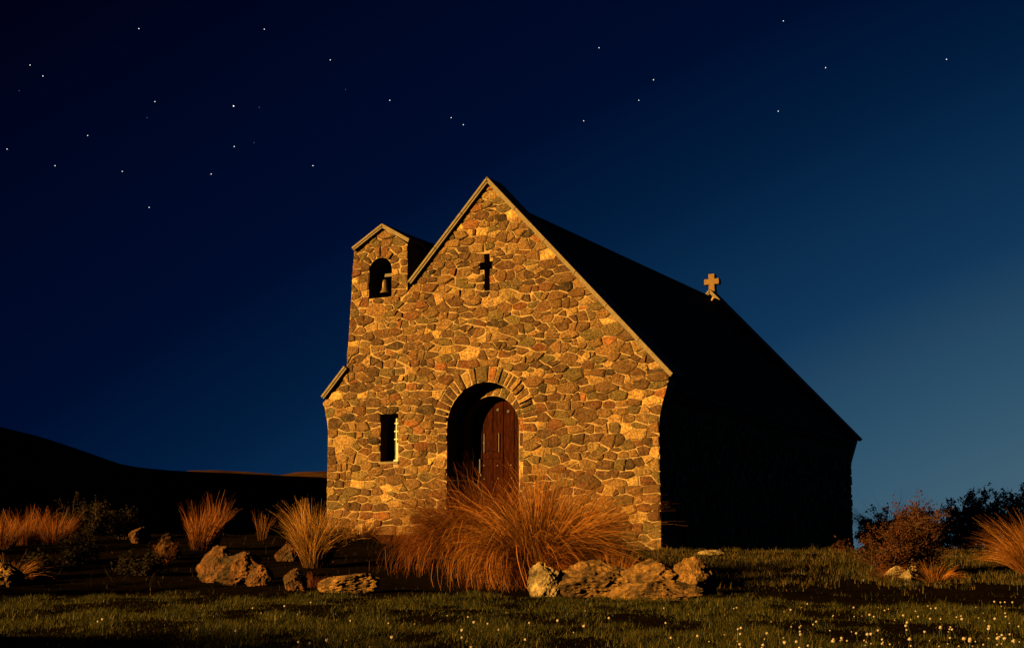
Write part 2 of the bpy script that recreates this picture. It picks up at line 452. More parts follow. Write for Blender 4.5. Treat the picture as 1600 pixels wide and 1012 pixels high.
def cells(S, obs, asp, gap, bounds):
    res = []
    for (x, z, r) in S:
        p = [(x - 0.6, z - 0.45), (x + 0.6, z - 0.45), (x + 0.6, z + 0.45), (x - 0.6, z + 0.45)]
        x0, x1, z0, z1 = bounds
        for nx, nz, d in ((1, 0, x1), (-1, 0, -x0), (0, 1, z1), (0, -1, -z0)): p = clip(p, nx, nz, d - 0.01)
        for (a, b, q) in S:
            if abs(a - x) > 1.3 or abs(b - z) > 0.9 or (a == x and b == z): continue
            # bisector in the squeezed space
            ax, dxs = asp, (a - x) / asp
            nx, nz = 2 * dxs / asp, 2 * (b - z)
            d = (a / asp) ** 2 + b * b - q * q - ((x / asp) ** 2 + z * z - r * r)
            L = math.hypot(nx, nz)
            p = clip(p, nx / L, nz / L, d / L - gap * random.uniform(0.75, 1.3))
            if len(p) < 3: break
        if len(p) < 3: continue
        for o in obs:
            s = separator(o, x, z)
            if s[2] > 1.0: continue
            p = clip(p, -s[0], -s[1], -s[3] - gap * 0.75)
            if len(p) < 3: break
        if len(p) < 3 or abs(area(p)) < 0.0018: continue
        rnd = random.Random(round(x * 1000) * 7919 + round(z * 1000))
        if abs(area(p)) > 0.055 and rnd.random() < 0.4 or abs(area(p)) > 0.02 and rnd.random() < 0.10:
            # a stone and its neighbour, fitted along one slanting joint
            cx, cz = sum(q[0] for q in p) / len(p), sum(q[1] for q in p) / len(p)
            w, h = max(q[0] for q in p) - min(q[0] for q in p), max(q[1] for q in p) - min(q[1] for q in p)
            t = rnd.gauss(0, 0.35) + (math.pi / 2 if h * 1.25 > w else 0)
            nx, nz = math.cos(t), math.sin(t); d = nx * cx + nz * cz + rnd.uniform(-.05, .05)
            for q in (clip(p, nx, nz, d - gap), clip(p, -nx, -nz, -d - gap)):
                if len(q) >= 3 and abs(area(q)) > 0.0018: res.append(q)
        else: res.append(p)
    return res

def rounded(p, rnd):
    # drop very short edges, knock the corners, cut them round
    q = []
    for i in range(len(p)):
        if math.hypot(p[i][0] - p[i - 1][0], p[i][1] - p[i - 1][1]) > 0.025: q.append(p[i])
    if len(q) < 3: q = p
    cx, cz = sum(a for a, b in q) / len(q), sum(b for a, b in q) / len(q)
    q = [(a + rnd.uniform(-.012, .012), b + rnd.uniform(-.012, .012)) for a, b in q]
    k = rnd.choice((0.04, 0.07, 0.10, 0.13, 0.2))
    out = []
    for i in range(len(q)):
        a, b = q[i], q[(i + 1) % len(q)]
        out += [(a[0] + (b[0] - a[0]) * k, a[1] + (b[1] - a[1]) * k), (a[0] + (b[0] - a[0]) * (1 - k), a[1] + (b[1] - a[1]) * (1 - k))]
    return [(a + rnd.uniform(-.004, .004), b + rnd.uniform(-.004, .004)) for a, b in out]

PAL = [((0.100, 0.062, 0.026), 26), ((0.066, 0.037, 0.014), 27), ((0.034, 0.017, 0.007), 22), ((0.060, 0.047, 0.020), 14), ((0.150, 0.104, 0.046), 14),
       ((0.062, 0.024, 0.007), 7), ((0.12, 0.050, 0.016), 2.5), ((0.27, 0.19, 0.085), 6), ((0.014, 0.008, 0.004), 3.5)]
def stone_col(rnd):
    c = rnd.choices([p[0] for p in PAL], [p[1] for p in PAL])[0]
    k = rnd.uniform(0.8, 1.4)
    return tuple(min(0.42, x * k * t * rnd.uniform(0.95, 1.05)) for x, t in zip(c, (1.05, 0.96, 0.74))) + (rnd.random(),)

def stone_geo(p, rnd, place, hmax=0.048):
    """outline -> a low rough block; place(x, z, out) maps to 3-D"""
    n = len(p)
    cx, cz = sum(a for a, b in p) / n, sum(b for a, b in p) / n
    h = rnd.uniform(0.012, hmax)
    tx, tz = rnd.uniform(-.05, .05), rnd.uniform(-.05, .05)
    k = rnd.uniform(0.72, 0.88)
    vs_ = [place(x, z, -0.02) for x, z in p]
    vs_ += [place(x, z, h * 0.55) for x, z in p]
    vs_ += [place(cx + (x - cx) * k, cz + (z - cz) * k, h + (x - cx) * tx + (z - cz) * tz + rnd.uniform(-.005, .005)) for x, z in p]
    vs_.append(place(cx + rnd.uniform(-.02, .02), cz + rnd.uniform(-.01, .01), h + rnd.uniform(-.004, .010)))
    f = []
    for i in range(n):
        j = (i + 1) % n
        f += [(i, j, n + j, n + i), (n + i, n + j, 2 * n + j, 2 * n + i), (2 * n + i, 2 * n + j, 3 * n)]
    return vs_, f

def front_place(y): return lambda x, z, o: (x, y - o, z)
rs = random.Random(5)
def okf(x, z, m):
    for o in OBS:
        if separator(o, x, z)[2] < m: return False
    return True
ASP = 1.85
seeds = scatter(-3.6, 3.6, -0.3, 6.8, okf, ASP, 21)
polys = [rounded(p, rs) for p in cells(seeds, OBS, ASP, 0.006, (-4, 4, -0.45, 7))]
# small pinning stones where the joints would gape
def inside(p, x, z):
    c = False
    for i in range(len(p)):
        a, b = p[i - 1], p[i]
        if (a[1] > z) != (b[1] > z) and x < (b[0] - a[0]) * (z - a[1]) / (b[1] - a[1]) + a[0]: c = not c
    return c
def segd(a, b, x, z):
    ex, ez = b[0] - a[0], b[1] - a[1]
    t = max(0, min(1, ((x - a[0]) * ex + (z - a[1]) * ez) / (ex * ex + ez * ez + 1e-12)))
    return math.hypot(x - a[0] - ex * t, z - a[1] - ez * t)
bins = {}
def enter(p):
    x0, x1 = min(q[0] for q in p), max(q[0] for q in p); z0, z1 = min(q[1] for q in p), max(q[1] for q in p)
    for i in range(int(x0 // .3) - 1, int(x1 // .3) + 2):
        for j in range(int(z0 // .3) - 1, int(z1 // .3) + 2): bins.setdefault((i, j), []).append(p)
for p in polys: enter(p)
HOLES = [arch(DX, DRO, DS, -0.3), rect(WIN), cross_poly, arch(BX, BRO, BS, 4.83)]
pins = 0
for _ in range(26000):
    x, z = rs.uniform(-3.6, 3.6), rs.uniform(-0.2, 6.75)
    c = 1.0
    if not inside(OUT, x, z) or any(inside(h, x, z) for h in HOLES): continue
    for p in bins.get((int(x // .3), int(z // .3)), ()):
        if inside(p, x, z): c = -1; break
        for i in range(len(p)): c = min(c, segd(p[i - 1], p[i], x, z))
        if c < 0.03: break
    if c < 0.03: continue
    for h in HOLES + [OUT]:
        for i in range(len(h)): c = min(c, segd(h[i - 1], h[i], x, z))
    if c < 0.026: continue
    c = min(c, 0.11) * 0.95 - 0.006
    ph = rs.uniform(0, 6.28); m = rs.choice((5, 6, 7))
    p = rounded([(x + c * rs.uniform(.85, 1) * math.cos(ph + 6.283 * i / m), z + c * rs.uniform(.85, 1) * math.sin(ph + 6.283 * i / m)) for i in range(m)], rs)
    polys.append(p); enter(p); pins += 1
print('pins', pins)
# the wedge stones of the two arches
def wedges(cx, r, spring, ro, wmin, wmax, key, rnd, a0=0.0, a1=math.pi):
    out = []
    a = a0
    while a < a1 - 0.03:
        w = rnd.uniform(wmin, wmax) / (r + 0.1)
        mid = a + w / 2
        if key and abs(mid - math.pi / 2) < w: w = key / (r + 0.1)
        e = min(a + w, a1)
        if a1 - e < 0.5 * wmin / r: e = a1
        g = 0.011
        L = ro + rnd.uniform(-.035, .03)
        ri = r + 0.012
        out.append([(cx + ri * math.cos(a + g / ri), spring + ri * math.sin(a + g / ri)), (cx + L * math.cos(a + g / L), spring + L * math.sin(a + g / L)),
                    (cx + L * math.cos(e - g / L), spring + L * math.sin(e - g / L)), (cx + ri * math.cos(e - g / ri), spring + ri * math.sin(e - g / ri))])
        a = e
    return [rounded(p, rnd) for p in out]
vous = wedges(DX, DR, DS, DRO, 0.075, 0.15, 0.25, rs) + wedges(BX, BR, BS, BRO, 0.10, 0.16, 0.14, rs)
allp = vous + polys
order = sorted(range(len(polys)), key=lambda i: -abs(area(polys[i])))
single = [polys[i] for i in order[:300 - len(vous)]] + vous
rest = [polys[i] for i in order[300 - len(vous):]]
for p in single:
    b = MB(); vs_, f = stone_geo(p, rs, front_place(0)); b.add(vs_, f, stone_col(rs))
    b.build('stone', M['stone'], front)
b = MB()
for p in rest:
    vs_, f = stone_geo(p, rs, front_place(0), 0.036); b.add(vs_, f, stone_col(rs))
tag(b.build('small_stones', M['stone'], front), kind='stuff')
print('front stones', len(polys), len(vous))

# ---- inner order of the doorway, door
IR, IY, DY, IX = 0.575, TH - 0.002, 0.64, -0.085
inner = plate('inner_arch', [(-1.3, -0.5), (1.25, -0.5), (1.25, 3.5), (-1.3, 3.5)], [arch(IX, IR, DS, -0.3)], IY, IY + 0.4, M['mortar'], church)
iw = wedges(IX, IR, DS, DR + 0.12, 0.13, 0.2, 0, rs)
for z0 in np.arange(0.0, DS - 0.05, 0.27):
    for s in (1,):
        x0 = IX + s * (IR + 0.015); x1 = IX + s * (IR + 0.3)
        q = [(min(x0, x1), z0 + .012), (max(x0, x1), z0 + .012), (max(x0, x1), z0 + 0.258), (min(x0, x1), z0 + 0.258)]
        iw.append(rounded(q, rs))
for p in iw:
    b = MB(); vs_, f = stone_geo(p, rs, front_place(IY), 0.02); b.add(vs_, f, stone_col(rs)); b.build('stone', M['stone'], inner)

door = plate('door', arch(IX, IR - 0.005, DS, 0.0), [], DY + 0.03, DY + 0.08, M['dark'], church)
edges = [IX - IR + 0.02, -0.42, -0.20, 0.02, 0.245, IX + IR - 0.02]
for a, c in zip(edges[:-1], edges[1:]):
    a2, c2 = a + 0.006, c - 0.006
    n = 8
    r2 = IR - 0.012
    top = [(c2 + (a2 - c2) * i / n, DS + math.sqrt(max(0, r2 * r2 - (c2 + (a2 - c2) * i / n - IX) ** 2))) for i in range(n + 1)]
    b = MB(); b.prism([(a2, 0.02), (c2, 0.02)] + top, DY, DY + 0.035); b.build('plank', M['wood'], door, bevel=0.004)
for z in (0.55, 1.72, 1.02):                         # ledges across the planks
    b = MB(); b.box(-0.38, 0.02, DY - 0.022, DY - 0.001, z, z + 0.09); b.build('ledge', M['wood'], door, bevel=0.005)
b = MB(); b.box(-0.36, -0.10, DY - 0.016, DY - 0.001, 1.86, 2.16); b.build('door_panel', M['wood'], door, bevel=0.004)
for x in (-0.385, -0.075):
    b = MB(); b.box(x, x + 0.022, DY - 0.03, DY - 0.001, 1.83, 2.19); b.build('strap', M['iron'], door, bevel=0.004)
b = MB()
for x, y0, z in ((-0.44, 0, 1.9),):
    b.box(-0.47, -0.44, DY - 0.05, DY - 0.001, 1.45, 1.72); b.box(-0.475, -0.435, DY - 0.02, DY - 0.001, 1.40, 1.46)
b.build('handle', M['iron'], door, bevel=0.006)
for x, z in ((-0.09, 2.62), (0.13, 2.58)):
    b = MB(); b.lathe([(0.0, 0), (0.035, 0), (0.03, 0.02), (0.0, 0.025)], 0, 0, 8)
    o = b.build('rivet', M['iron'], door); o.location = (x, DY, z); o.rotation_euler = (R(90), 0, 0)
stud = None
for x, z in ((-0.40, 2.02), (-0.14, 2.03), (-0.39, 1.60), (-0.10, 1.59), (0.18, 1.59), (0.20, 1.35), (-0.38, 1.35), (-0.09, 1.35)):
    if stud is None:
        b = MB(); b.lathe([(0.010, 0), (0.009, 0.005), (0.005, 0.009), (0.0, 0.010)], 0, 0, 8)
        stud = b.build('stud', M['bright'], door); o = stud
    else:
        o = stud.copy(); COL.objects.link(o); o.parent = door
    o.location = (x, DY, z); o.rotation_euler = (R(90), 0, 0)

# ---- window and cross slit
wy = 0.25
wf = MB()
x0, x1, z0, z1 = WIN
fw = 0.05
wf.box(x0, x0 + fw, wy, wy + 0.05, z0, z1); wf.box(x1 - fw, x1, wy, wy + 0.05, z0, z1)
wf.box(x0 + fw, x1 - fw, wy, wy + 0.05, z1 - fw, z1); wf.box(x0 + fw, x1 - fw, wy, wy + 0.05, z0, z0 + fw)
win = wf.build('window', M['white'], church)
b = MB(); b.box(x0 + fw, x1 - fw, wy + 0.02, wy + 0.03, z0 + fw, z1 - fw); b.build('pane', M['glass'], win)
for z in (2.12, 2.27, 2.42):
    b = MB(); b.box(x0 + fw, x1 - fw, wy + 0.005, wy + 0.018, z, z + 0.022); b.build('muntin', M['white'], win)
b = MB(); b.box(-2.08, -2.06, wy + 0.004, wy + 0.019, z0 + fw, z1 - fw); b.build('muntin', M['white'], win)
b = MB(); b.box(-2.055, x1 - fw - 0.002, wy + 0.003, wy + 0.017, z0 + fw, 2.06); b.build('lower_sash', M['white'], win)
b = MB(); b.prism([(x0 - .02, z0 - .05), (x1 + .02, z0 - .05), (x1 + .02, z0 - .003), (x0 - .02, z0 - .003)], -0.035, 0.1); b.build('sill', M['coping'], win, bevel=0.01)
b = MB(); b.prism(cross_poly, TH - 0.03, TH + 0.01)
b.build('cross_window', M['glass'], church)

# ---- copings
def beam(b, p, q, t, y0, y1, lip=0.0, ext=0.0):
    """a sloped slab from p to q (its top edge, in x, z), t thick"""
    d = Vector((q[0] - p[0], q[1] - p[1])).normalized()
    nrm = Vector((-d.y, d.x));  nrm = nrm if nrm.y < 0 else -nrm
    P, Q = Vector(p) - d * ext, Vector(q) + d * ext
    poly = [tuple(P), tuple(P + nrm * t), tuple(Q + nrm * t), tuple(Q)]
    if area(poly) < 0: poly.reverse()
    b.prism(poly, y0, y1)
def coping(p, q, t, y0, y1, parent, n, label=None):
    """n slabs end to end, with a drip groove below the front edge"""
    for i in range(n):
        f0, f1 = i / n, (i + 1) / n
        a = (p[0] + (q[0] - p[0]) * f0, p[1] + (q[1] - p[1]) * f0); c = (p[0] + (q[0] - p[0]) * f1, p[1] + (q[1] - p[1]) * f1)
        g = 0.004 / math.hypot(c[0] - a[0], c[1] - a[1])
        a2 = (a[0] + (c[0] - a[0]) * g, a[1] + (c[1] - a[1]) * g); c2 = (c[0] - (c[0] - a[0]) * g, c[1] - (c[1] - a[1]) * g)
        b = MB()
        beam(b, a2, c2, t * 0.55, y0 - 0.018, y1)
        d = Vector((q[0] - p[0], q[1] - p[1])).normalized(); nr = Vector((-d.y, d.x)); nr = nr if nr.y < 0 else -nr
        off = nr * t * 0.55
        beam(b, (a2[0] + off.x, a2[1] + off.y), (c2[0] + off.x, c2[1] + off.y), t * 0.45, y0, y1 - 0.02)
        b.build('coping', M['coping'], parent, bevel=0.006)
CTN = CT * math.cos(math.atan(SLOPE))
OH = -0.10
coping((X0 + HALF, EAVE - 0.01), (X0 + 0.003, APEX - 0.003), CTN, OH, TH + 0.12, church, 6)
coping((-1.64, APEX - SLOPE * (1.64 + X0)), (X0 - 0.003, APEX - 0.003), CTN, OH, TH + 0.12, church, 3)
coping((X0 - HALF, EAVE), (-3.05, APEX - SLOPE * (3.05 + X0)), CTN, OH, TH + 0.12, church, 1)
coping((-2.925, 5.855), (TA[0] - 0.003, TA[1] - 0.002), 0.075, OH, TH + 0.1, church, 1)
coping((-1.605, 5.89), (TA[0] + 0.003, TA[1] - 0.002), 0.075, OH, TH + 0.1, church, 1)

# ---- side, rear walls and their stones
LEN = 12.06
def side_profile(s, lo=0.0):
    return [(s * 3.0, -0.5), (s * 3.39, -0.5), (s * 3.39, 2.22), (s * 3.43, 2.42), (s * 3.58, 2.78), (s * 3.0, 2.78)]
for s in (1, -1):
    P = side_profile(s)
    if area(P) < 0: P.reverse()
    b = MB(); b.prism(P, TH, LEN - 0.3)
    w = b.build('side_wall', M['shade_wall'], church)
    if s == 1:
        sidewall = w
def side_place(x, z, o):                             # x runs along the wall
    f = float(np.interp(z, [2.22, 2.42, 2.80], [0, 0.02, 0.12]))
    return (3.39 + f + o, x, z)
okside = lambda x, z, m: 0.12 < x < LEN - 0.1 and -0.3 < z < 2.58
S2 = scatter(0.02, LEN, -0.2, 2.75, okside, 1.6, 77)
P2 = [rounded(p, rs) for p in cells(S2, [], 1.6, 0.0125, (0.06, LEN - 0.01, -0.3, 2.66))]
b = MB()
for p in P2:
    vs_, f = stone_geo(p, rs, side_place, 0.05); b.add(vs_, f, stone_col(rs))
tag(b.build('side_stones', M['stone'], sidewall), kind='stuff')
RD = 0.14                                            # rear gable stands a little lower
rear_out = [(-3.41, -0.5), (3.39, -0.5), (3.39, 2.1), (3.43, 2.3), (3.58, 2.76)] + [(3.60, gab(3.60) - RD), (X0, gab(X0) - RD), (-3.54, gab(-3.54) - RD), (-3.52, 2.72), (-3.41, 2.1)]
rear = plate('rear_wall', rear_out, [], LEN - 0.3, LEN, M['mortar'], church)
b = MB()
for z in (gab(X0) - RD - 0.42,):
    for x in (-0.16, 0.04, 0.22):
        vs_, f = stone_geo(rounded([(x, z), (x + .17, z), (x + .15, z + .2), (x + .02, z + .2)], rs), rs, front_place(LEN - 0.3), 0.03); b.add(vs_, f, (0.35, 0.27, 0.16, 1))
tag(b.build('small_stones', M['stone'], rear), kind='stuff')
for s in (1, -1):
    coping((X0 + s * HALF, EAVE - 0.01 - RD), (X0 + s * 0.003, APEX - RD), CTN, LEN - 0.42, LEN + 0.06, church, 4)

# ---- roofs
RT = 6.49                                            # ridge of the main roof, below the parapets
for s in (1, -1):
    b = MB()
    P = [(X0, RT), (X0 + s * 3.55, RT - SLOPE * 3.55), (X0 + s * 3.55, RT - SLOPE * 3.55 - 0.1), (X0, RT - 0.1)]
    if area(P) < 0: P.reverse()
    b.prism(P, TH + 0.02, LEN - 0.32)
    rf = b.build('roof', M['slate'], church)
    b = MB()
    dl = math.hypot(1, SLOPE); ux, uz = s / dl, -SLOPE / dl; nx, nz = s * SLOPE / dl, 1 / dl
    total = 3.57 * dl
    k, row = 0.0, 0
    while k < total:
        y = TH + 0.13 - (0.15 if row % 2 else 0)
        while y < LEN - 0.45:
            y0, y1 = max(y, TH + 0.13) + 0.004, min(y + 0.30, LEN - 0.45) - 0.004
            if y1 - y0 > 0.03:
                e = min(k + 0.24, total)
                j = rs.uniform(0, 0.006)
                q = []
                for yy in (y0, y1):
                    for t, h in ((k, 0.004 + j), (k, 0.012 + j), (e, 0.03 + j), (e, 0.014 + j)):
                        q.append((X0 + ux * t + nx * h, yy, RT + uz * t + nz * h))
                b.add(q, [(0, 1, 2, 3), (7, 6, 5, 4), (0, 4, 5, 1), (1, 5, 6, 2), (2, 6, 7, 3), (3, 7, 4, 0)])
            y += 0.30
        k += 0.215; row += 1
    tag(b.build('slates', M['slate'], rf), kind='stuff')
b = MB(); b.tube([(X0, TH + 0.13, RT + 0.03), (X0, LEN - 0.44, RT + 0.03)], [0.06, 0.06], 8); b.build('ridge_roll', M['slate'], church)

# ---- bell tower behind its front
TD = 2.1
b = MB()
b.prism([(-1.98, 4.2), (-1.715, 4.2), (-1.725, 5.80), (-1.98, 5.9)], TH, TD)
b.build('tower_side', M['shade_wall'], church)
b = MB(); b.prism([(-3.04, 3.4), (-2.74, 3.4), (-2.74, 5.9), (-2.94, 5.78)], TH, TD); b.build('tower_side', M['shade_wall'], church)
b = MB(); b.prism([(-2.74, 3.4), (-1.98, 3.4), (-1.98, 5.95), (-2.3, 6.1), (-2.74, 5.9)], TD - 0.25, TD - 0.002); b.build('tower_back', M['dark'], church)
b = MB(); b.box(-2.74, -1.98, TH + 0.002, TD - 0.26, 4.6, 4.8); b.build('tower_floor', M['dark'], church)
b = MB()
for px_, pz in ((-2.925, 5.835), (-1.605, 5.87)):
    P = [(px_, pz), (TA[0], TA[1] - 0.02), (TA[0], TA[1] - 0.1), (px_, pz - 0.07)]
    if area(P) < 0: P.reverse()
    b.prism(P, TH + 0.1, 2.6)
b.build('tower_roof', M['slate'], church)
yk = empty('church_bell', (BX - 0.11, 0.32, 4.98))
tag(yk, 'bronze bell hanging in the arched opening of the bell gable', 'bell')
b = MB()
b.lathe([(0.0, 0.27), (0.03, 0.27), (0.058, 0.25), (0.064, 0.2), (0.072, 0.11), (0.088, 0.05), (0.115, 0.012), (0.118, 0.0), (0.104, 0.0), (0.076, 0.055), (0.058, 0.18), (0.0, 0.22)], 0, 0, 28)
b.build('bell_body', M['bronze'], yk, smooth=True)
b = MB(); b.tube([(0, 0, 0.24), (0.01, 0, 0.05), (0.012, 0, -0.01)], [0.008, 0.01, 0.018], 8); b.build('clapper', M['iron'], yk)
b = MB(); b.box(-0.15, 0.43, -0.03, 0.03, 0.315, 0.375); b.tube([(0, 0, 0.29), (0, 0, 0.33)], [0.02, 0.02], 8); b.build('yoke', M['iron'], yk)

# ---- cross on the rear gable
b = MB()
cz = 6.72
b.prism([(-0.085, cz), (0.085, cz), (0.078, cz + 0.20), (0.20, cz + 0.195), (0.20, cz + 0.345), (0.08, cz + 0.34), (0.085, cz + 0.47), (-0.085, cz + 0.47), (-0.08, cz + 0.34), (-0.20, cz + 0.345), (-0.20, cz + 0.195), (-0.078, cz + 0.20)], LEN - 0.22, LEN - 0.05)
o = b.build('gable_cross', M['crosspaint'], church, bevel=0.012); o.location.x = X0 - 0.02
b = MB(); b.prism([(-0.13, cz - 0.16), (0.13, cz - 0.16), (0.09, cz + 0.012), (-0.09, cz + 0.012)], LEN - 0.26, LEN - 0.02); o = b.build('cross_base', M['coping'], church, bevel=0.01); o.location.x = X0 - 0.02

# ------------------------------------------------------------------ tussocks
def blades(n, h, spread, droop, wind, r0, width, seed, c0, c1, seg=6, lean=(0, 0), lmin=0.55, curl=0.07):
    """arrays for a clump of bent ribbons, origin at its base; wind and lean are (right, away) in camera directions"""
    g = np.random.default_rng(seed)
    phi = g.uniform(0, 2 * np.pi, n); rr = np.sqrt(g.uniform(0, 1, n))
    base = np.stack([rr * r0 * np.cos(phi), rr * r0 * np.sin(phi), np.full(n, -0.04)], -1)
    # blades hang together in locks, each with its own direction, droop and length
    nl = max(6, n // 28); lk = g.integers(0, nl, n)
    lphi, lrr = g.uniform(0, 2 * np.pi, nl), np.sqrt(g.uniform(0, 1, nl))
    loose = g.uniform(0, 1, n) < 0.3
    phi = np.where(loose, phi, lphi[lk] + g.normal(0, 0.10, n)); rr = np.where(loose, rr, np.clip(lrr[lk] + g.normal(0, 0.06, n), 0, 1))
    base = np.stack([rr * r0 * np.cos(phi), rr * r0 * np.sin(phi), np.full(n, -0.04)], -1)
    ph = phi + np.where(loose, g.normal(0, 0.5, n), g.normal(0, 0.35, nl)[lk] + g.normal(0, 0.06, n))
    th0 = spread * (0.15 + 0.85 * rr) * np.where(loose, g.uniform(0.5, 1.15, n), g.uniform(0.55, 1.1, nl)[lk] * g.uniform(0.9, 1.1, n))
    L = h * np.where(loose, g.uniform(lmin, 1.12, n), g.uniform(0.5 * (1 + lmin), 1.15, nl)[lk] * g.uniform(lmin, 1.0, n) ** 0.6) * (1.0 + 0.1 * rr)
    dr = droop * np.where(loose, g.uniform(0.4, 1.3, n), g.uniform(0.5, 1.35, nl)[lk] * g.uniform(0.88, 1.12, n)) * (0.35 + rr)
    wx = RIGHT.x * wind[0] + FWD.x * wind[1]; wy_ = RIGHT.y * wind[0] + FWD.y * wind[1]
    lx = RIGHT.x * lean[0] + FWD.x * lean[1]; ly = RIGHT.y * lean[0] + FWD.y * lean[1]
    pos = base.copy(); P = [pos]; D = []
    gust = g.uniform(0.4, 1.3, n)
    for k in range(seg):
        t = (k + 0.5) / seg
        th = th0 + dr * t ** 1.4
        d = np.stack([np.sin(th) * np.cos(ph) + lx + gust * wx * t, np.sin(th) * np.sin(ph) + ly + gust * wy_ * t, np.cos(th)], -1)
        d += g.normal(0, curl, (n, 3))
        d /= np.linalg.norm(d, axis=1, keepdims=True)
        pos = pos + d * (L / seg)[:, None]; P.append(pos); D.append(d)
    D.append(D[-1])
    side = np.cross(D[2], g.normal(0, 1, (n, 3))); side /= np.linalg.norm(side, axis=1, keepdims=True)
    k = g.uniform(0.6, 1.4, (n, 1))
    rows, cols = [], []
    shade = g.uniform(0.4, 1.2, (n, 1)) * g.uniform(0.55, 1.35, nl)[lk][:, None]; hue = g.uniform(0, 1, (n, 1))
    for i in range(seg + 1):
        t = i / seg
        w = width * (1 - 0.85 * t) * (0.6 + 0.4 * min(1, t * 4)) * k * 0.5
        rows += [P[i] - side * w, P[i] + side * w]
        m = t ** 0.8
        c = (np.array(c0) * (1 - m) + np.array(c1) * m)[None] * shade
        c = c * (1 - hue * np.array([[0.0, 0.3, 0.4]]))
        cc = np.concatenate([c, np.ones((n, 1))], 1); cols += [cc, cc]
    vs_ = np.stack(rows, 1).reshape(-1, 3); tint = np.stack(cols, 1).reshape(-1, 4)
    m = 2 * (seg + 1)
    loc = np.array([[2 * i, 2 * i + 1, 2 * i + 3, 2 * i + 2] for i in range(seg)])
    f = (np.arange(n)[:, None, None] * m + loc[None]).reshape(-1, 4)
    return vs_, f, tint

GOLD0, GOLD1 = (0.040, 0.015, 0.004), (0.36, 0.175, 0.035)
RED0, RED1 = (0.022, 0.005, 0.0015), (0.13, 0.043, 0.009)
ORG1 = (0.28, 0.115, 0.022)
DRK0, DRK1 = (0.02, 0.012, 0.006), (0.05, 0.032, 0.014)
def tussock(x, v, label, n, h, spread, droop, wind, r0, width=0.006, cols=(GOLD0, GOLD1), group='tussock grasses in the garden bed', u=None, **k):
    u = px(x, v) if u is None else u
    tussock.seed += 1
    vs_, f, tint = blades(n, h, spread, droop, wind, r0, width, tussock.seed, *cols, **k)
    o = link('tussock_grass', np_mesh('tussock_grass', vs_, f, tint), M['tussock'])
    o.location = at(u, v)
    return tag(o, label, 'tussock', group)
tussock.seed = 100
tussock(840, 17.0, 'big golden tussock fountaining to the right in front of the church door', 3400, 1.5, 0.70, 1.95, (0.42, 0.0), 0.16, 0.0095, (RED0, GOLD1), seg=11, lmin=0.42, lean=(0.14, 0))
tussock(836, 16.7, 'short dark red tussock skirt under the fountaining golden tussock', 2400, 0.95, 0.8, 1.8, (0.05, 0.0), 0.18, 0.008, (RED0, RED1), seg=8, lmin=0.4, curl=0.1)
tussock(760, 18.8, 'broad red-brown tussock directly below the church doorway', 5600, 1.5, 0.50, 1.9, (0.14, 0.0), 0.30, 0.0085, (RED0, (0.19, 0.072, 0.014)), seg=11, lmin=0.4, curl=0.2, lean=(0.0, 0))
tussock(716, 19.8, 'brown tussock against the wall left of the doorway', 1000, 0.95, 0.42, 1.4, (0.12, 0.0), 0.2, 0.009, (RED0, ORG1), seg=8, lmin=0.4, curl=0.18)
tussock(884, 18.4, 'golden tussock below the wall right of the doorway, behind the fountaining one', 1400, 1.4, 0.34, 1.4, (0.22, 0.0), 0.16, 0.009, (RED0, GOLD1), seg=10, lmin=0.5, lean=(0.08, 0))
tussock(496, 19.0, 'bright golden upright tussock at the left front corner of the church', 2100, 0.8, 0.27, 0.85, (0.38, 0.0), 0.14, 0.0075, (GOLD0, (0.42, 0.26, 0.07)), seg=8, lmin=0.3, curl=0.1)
tussock(318, 21.5, 'upright orange tussock alone in the dark left garden', 700, 0.66, 0.22, 0.45, (0.20, 0.0), 0.13, 0.007, (RED0, ORG1), lmin=0.3, curl=0.1)
tussock(341, 21.7, 'taller orange spike of tussock just right of the lone upright one', 160, 0.76, 0.14, 0.3, (0.16, 0.0), 0.05, 0.007, (RED0, ORG1), lmin=0.5, curl=0.1)
tussock(412, 23.5, 'small thin wisp of pale tussock in the dark left garden', 90, 0.46, 0.22, 0.3, (0.1, 0.0), 0.05, 0.006)
tussock(92, 22.5, 'orange tussock at the right end of the far left row', 600, 0.56, 0.42, 0.5, (0.1, 0.0), 0.16, 0.006, (RED0, ORG1), lmin=0.3, curl=0.12)
tussock(48, 22.8, 'orange tussock in the middle of the far left row', 800, 0.56, 0.42, 0.5, (0.05, 0.0), 0.2, 0.006, (RED0, ORG1), lmin=0.3, curl=0.12)
tussock(4, 22.0, 'orange tussock cut by the left edge of view', 800, 0.56, 0.42, 0.5, (0.05, 0.0), 0.2, 0.006, (RED0, ORG1), lmin=0.3, curl=0.12)
tussock(28, 17.3, 'low drooping straw tussock beside the lawn at far left', 600, 0.42, 0.95, 1.2, (0.1, 0.0), 0.10, 0.006)
tussock(1612, 18.6, 'rounded golden tussock cut by the right edge of view', 1500, 0.84, 0.65, 1.0, (-0.15, 0.0), 0.16, 0.006)
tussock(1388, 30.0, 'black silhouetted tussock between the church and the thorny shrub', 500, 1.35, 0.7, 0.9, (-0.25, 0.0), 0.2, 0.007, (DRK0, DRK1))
tussock(960, 16.2, 'small straw tuft growing between the boulders', 420, 0.48, 0.3, 0.35, (0.05, 0.0), 0.07, 0.005)
tussock(495, 16.6, 'little red-brown tuft between the round rock and the flat rock', 260, 0.2, 0.7, 0.6, (0.1, 0.0), 0.08, 0.005, (RED0, RED1))
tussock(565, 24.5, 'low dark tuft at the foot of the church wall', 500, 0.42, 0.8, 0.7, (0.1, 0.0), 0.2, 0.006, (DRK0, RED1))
tussock(620, 23.0, 'low shadowed tuft under the left window', 400, 0.34, 0.8, 0.7, (0.1, 0.0), 0.2, 0.006, (DRK0, RED1))
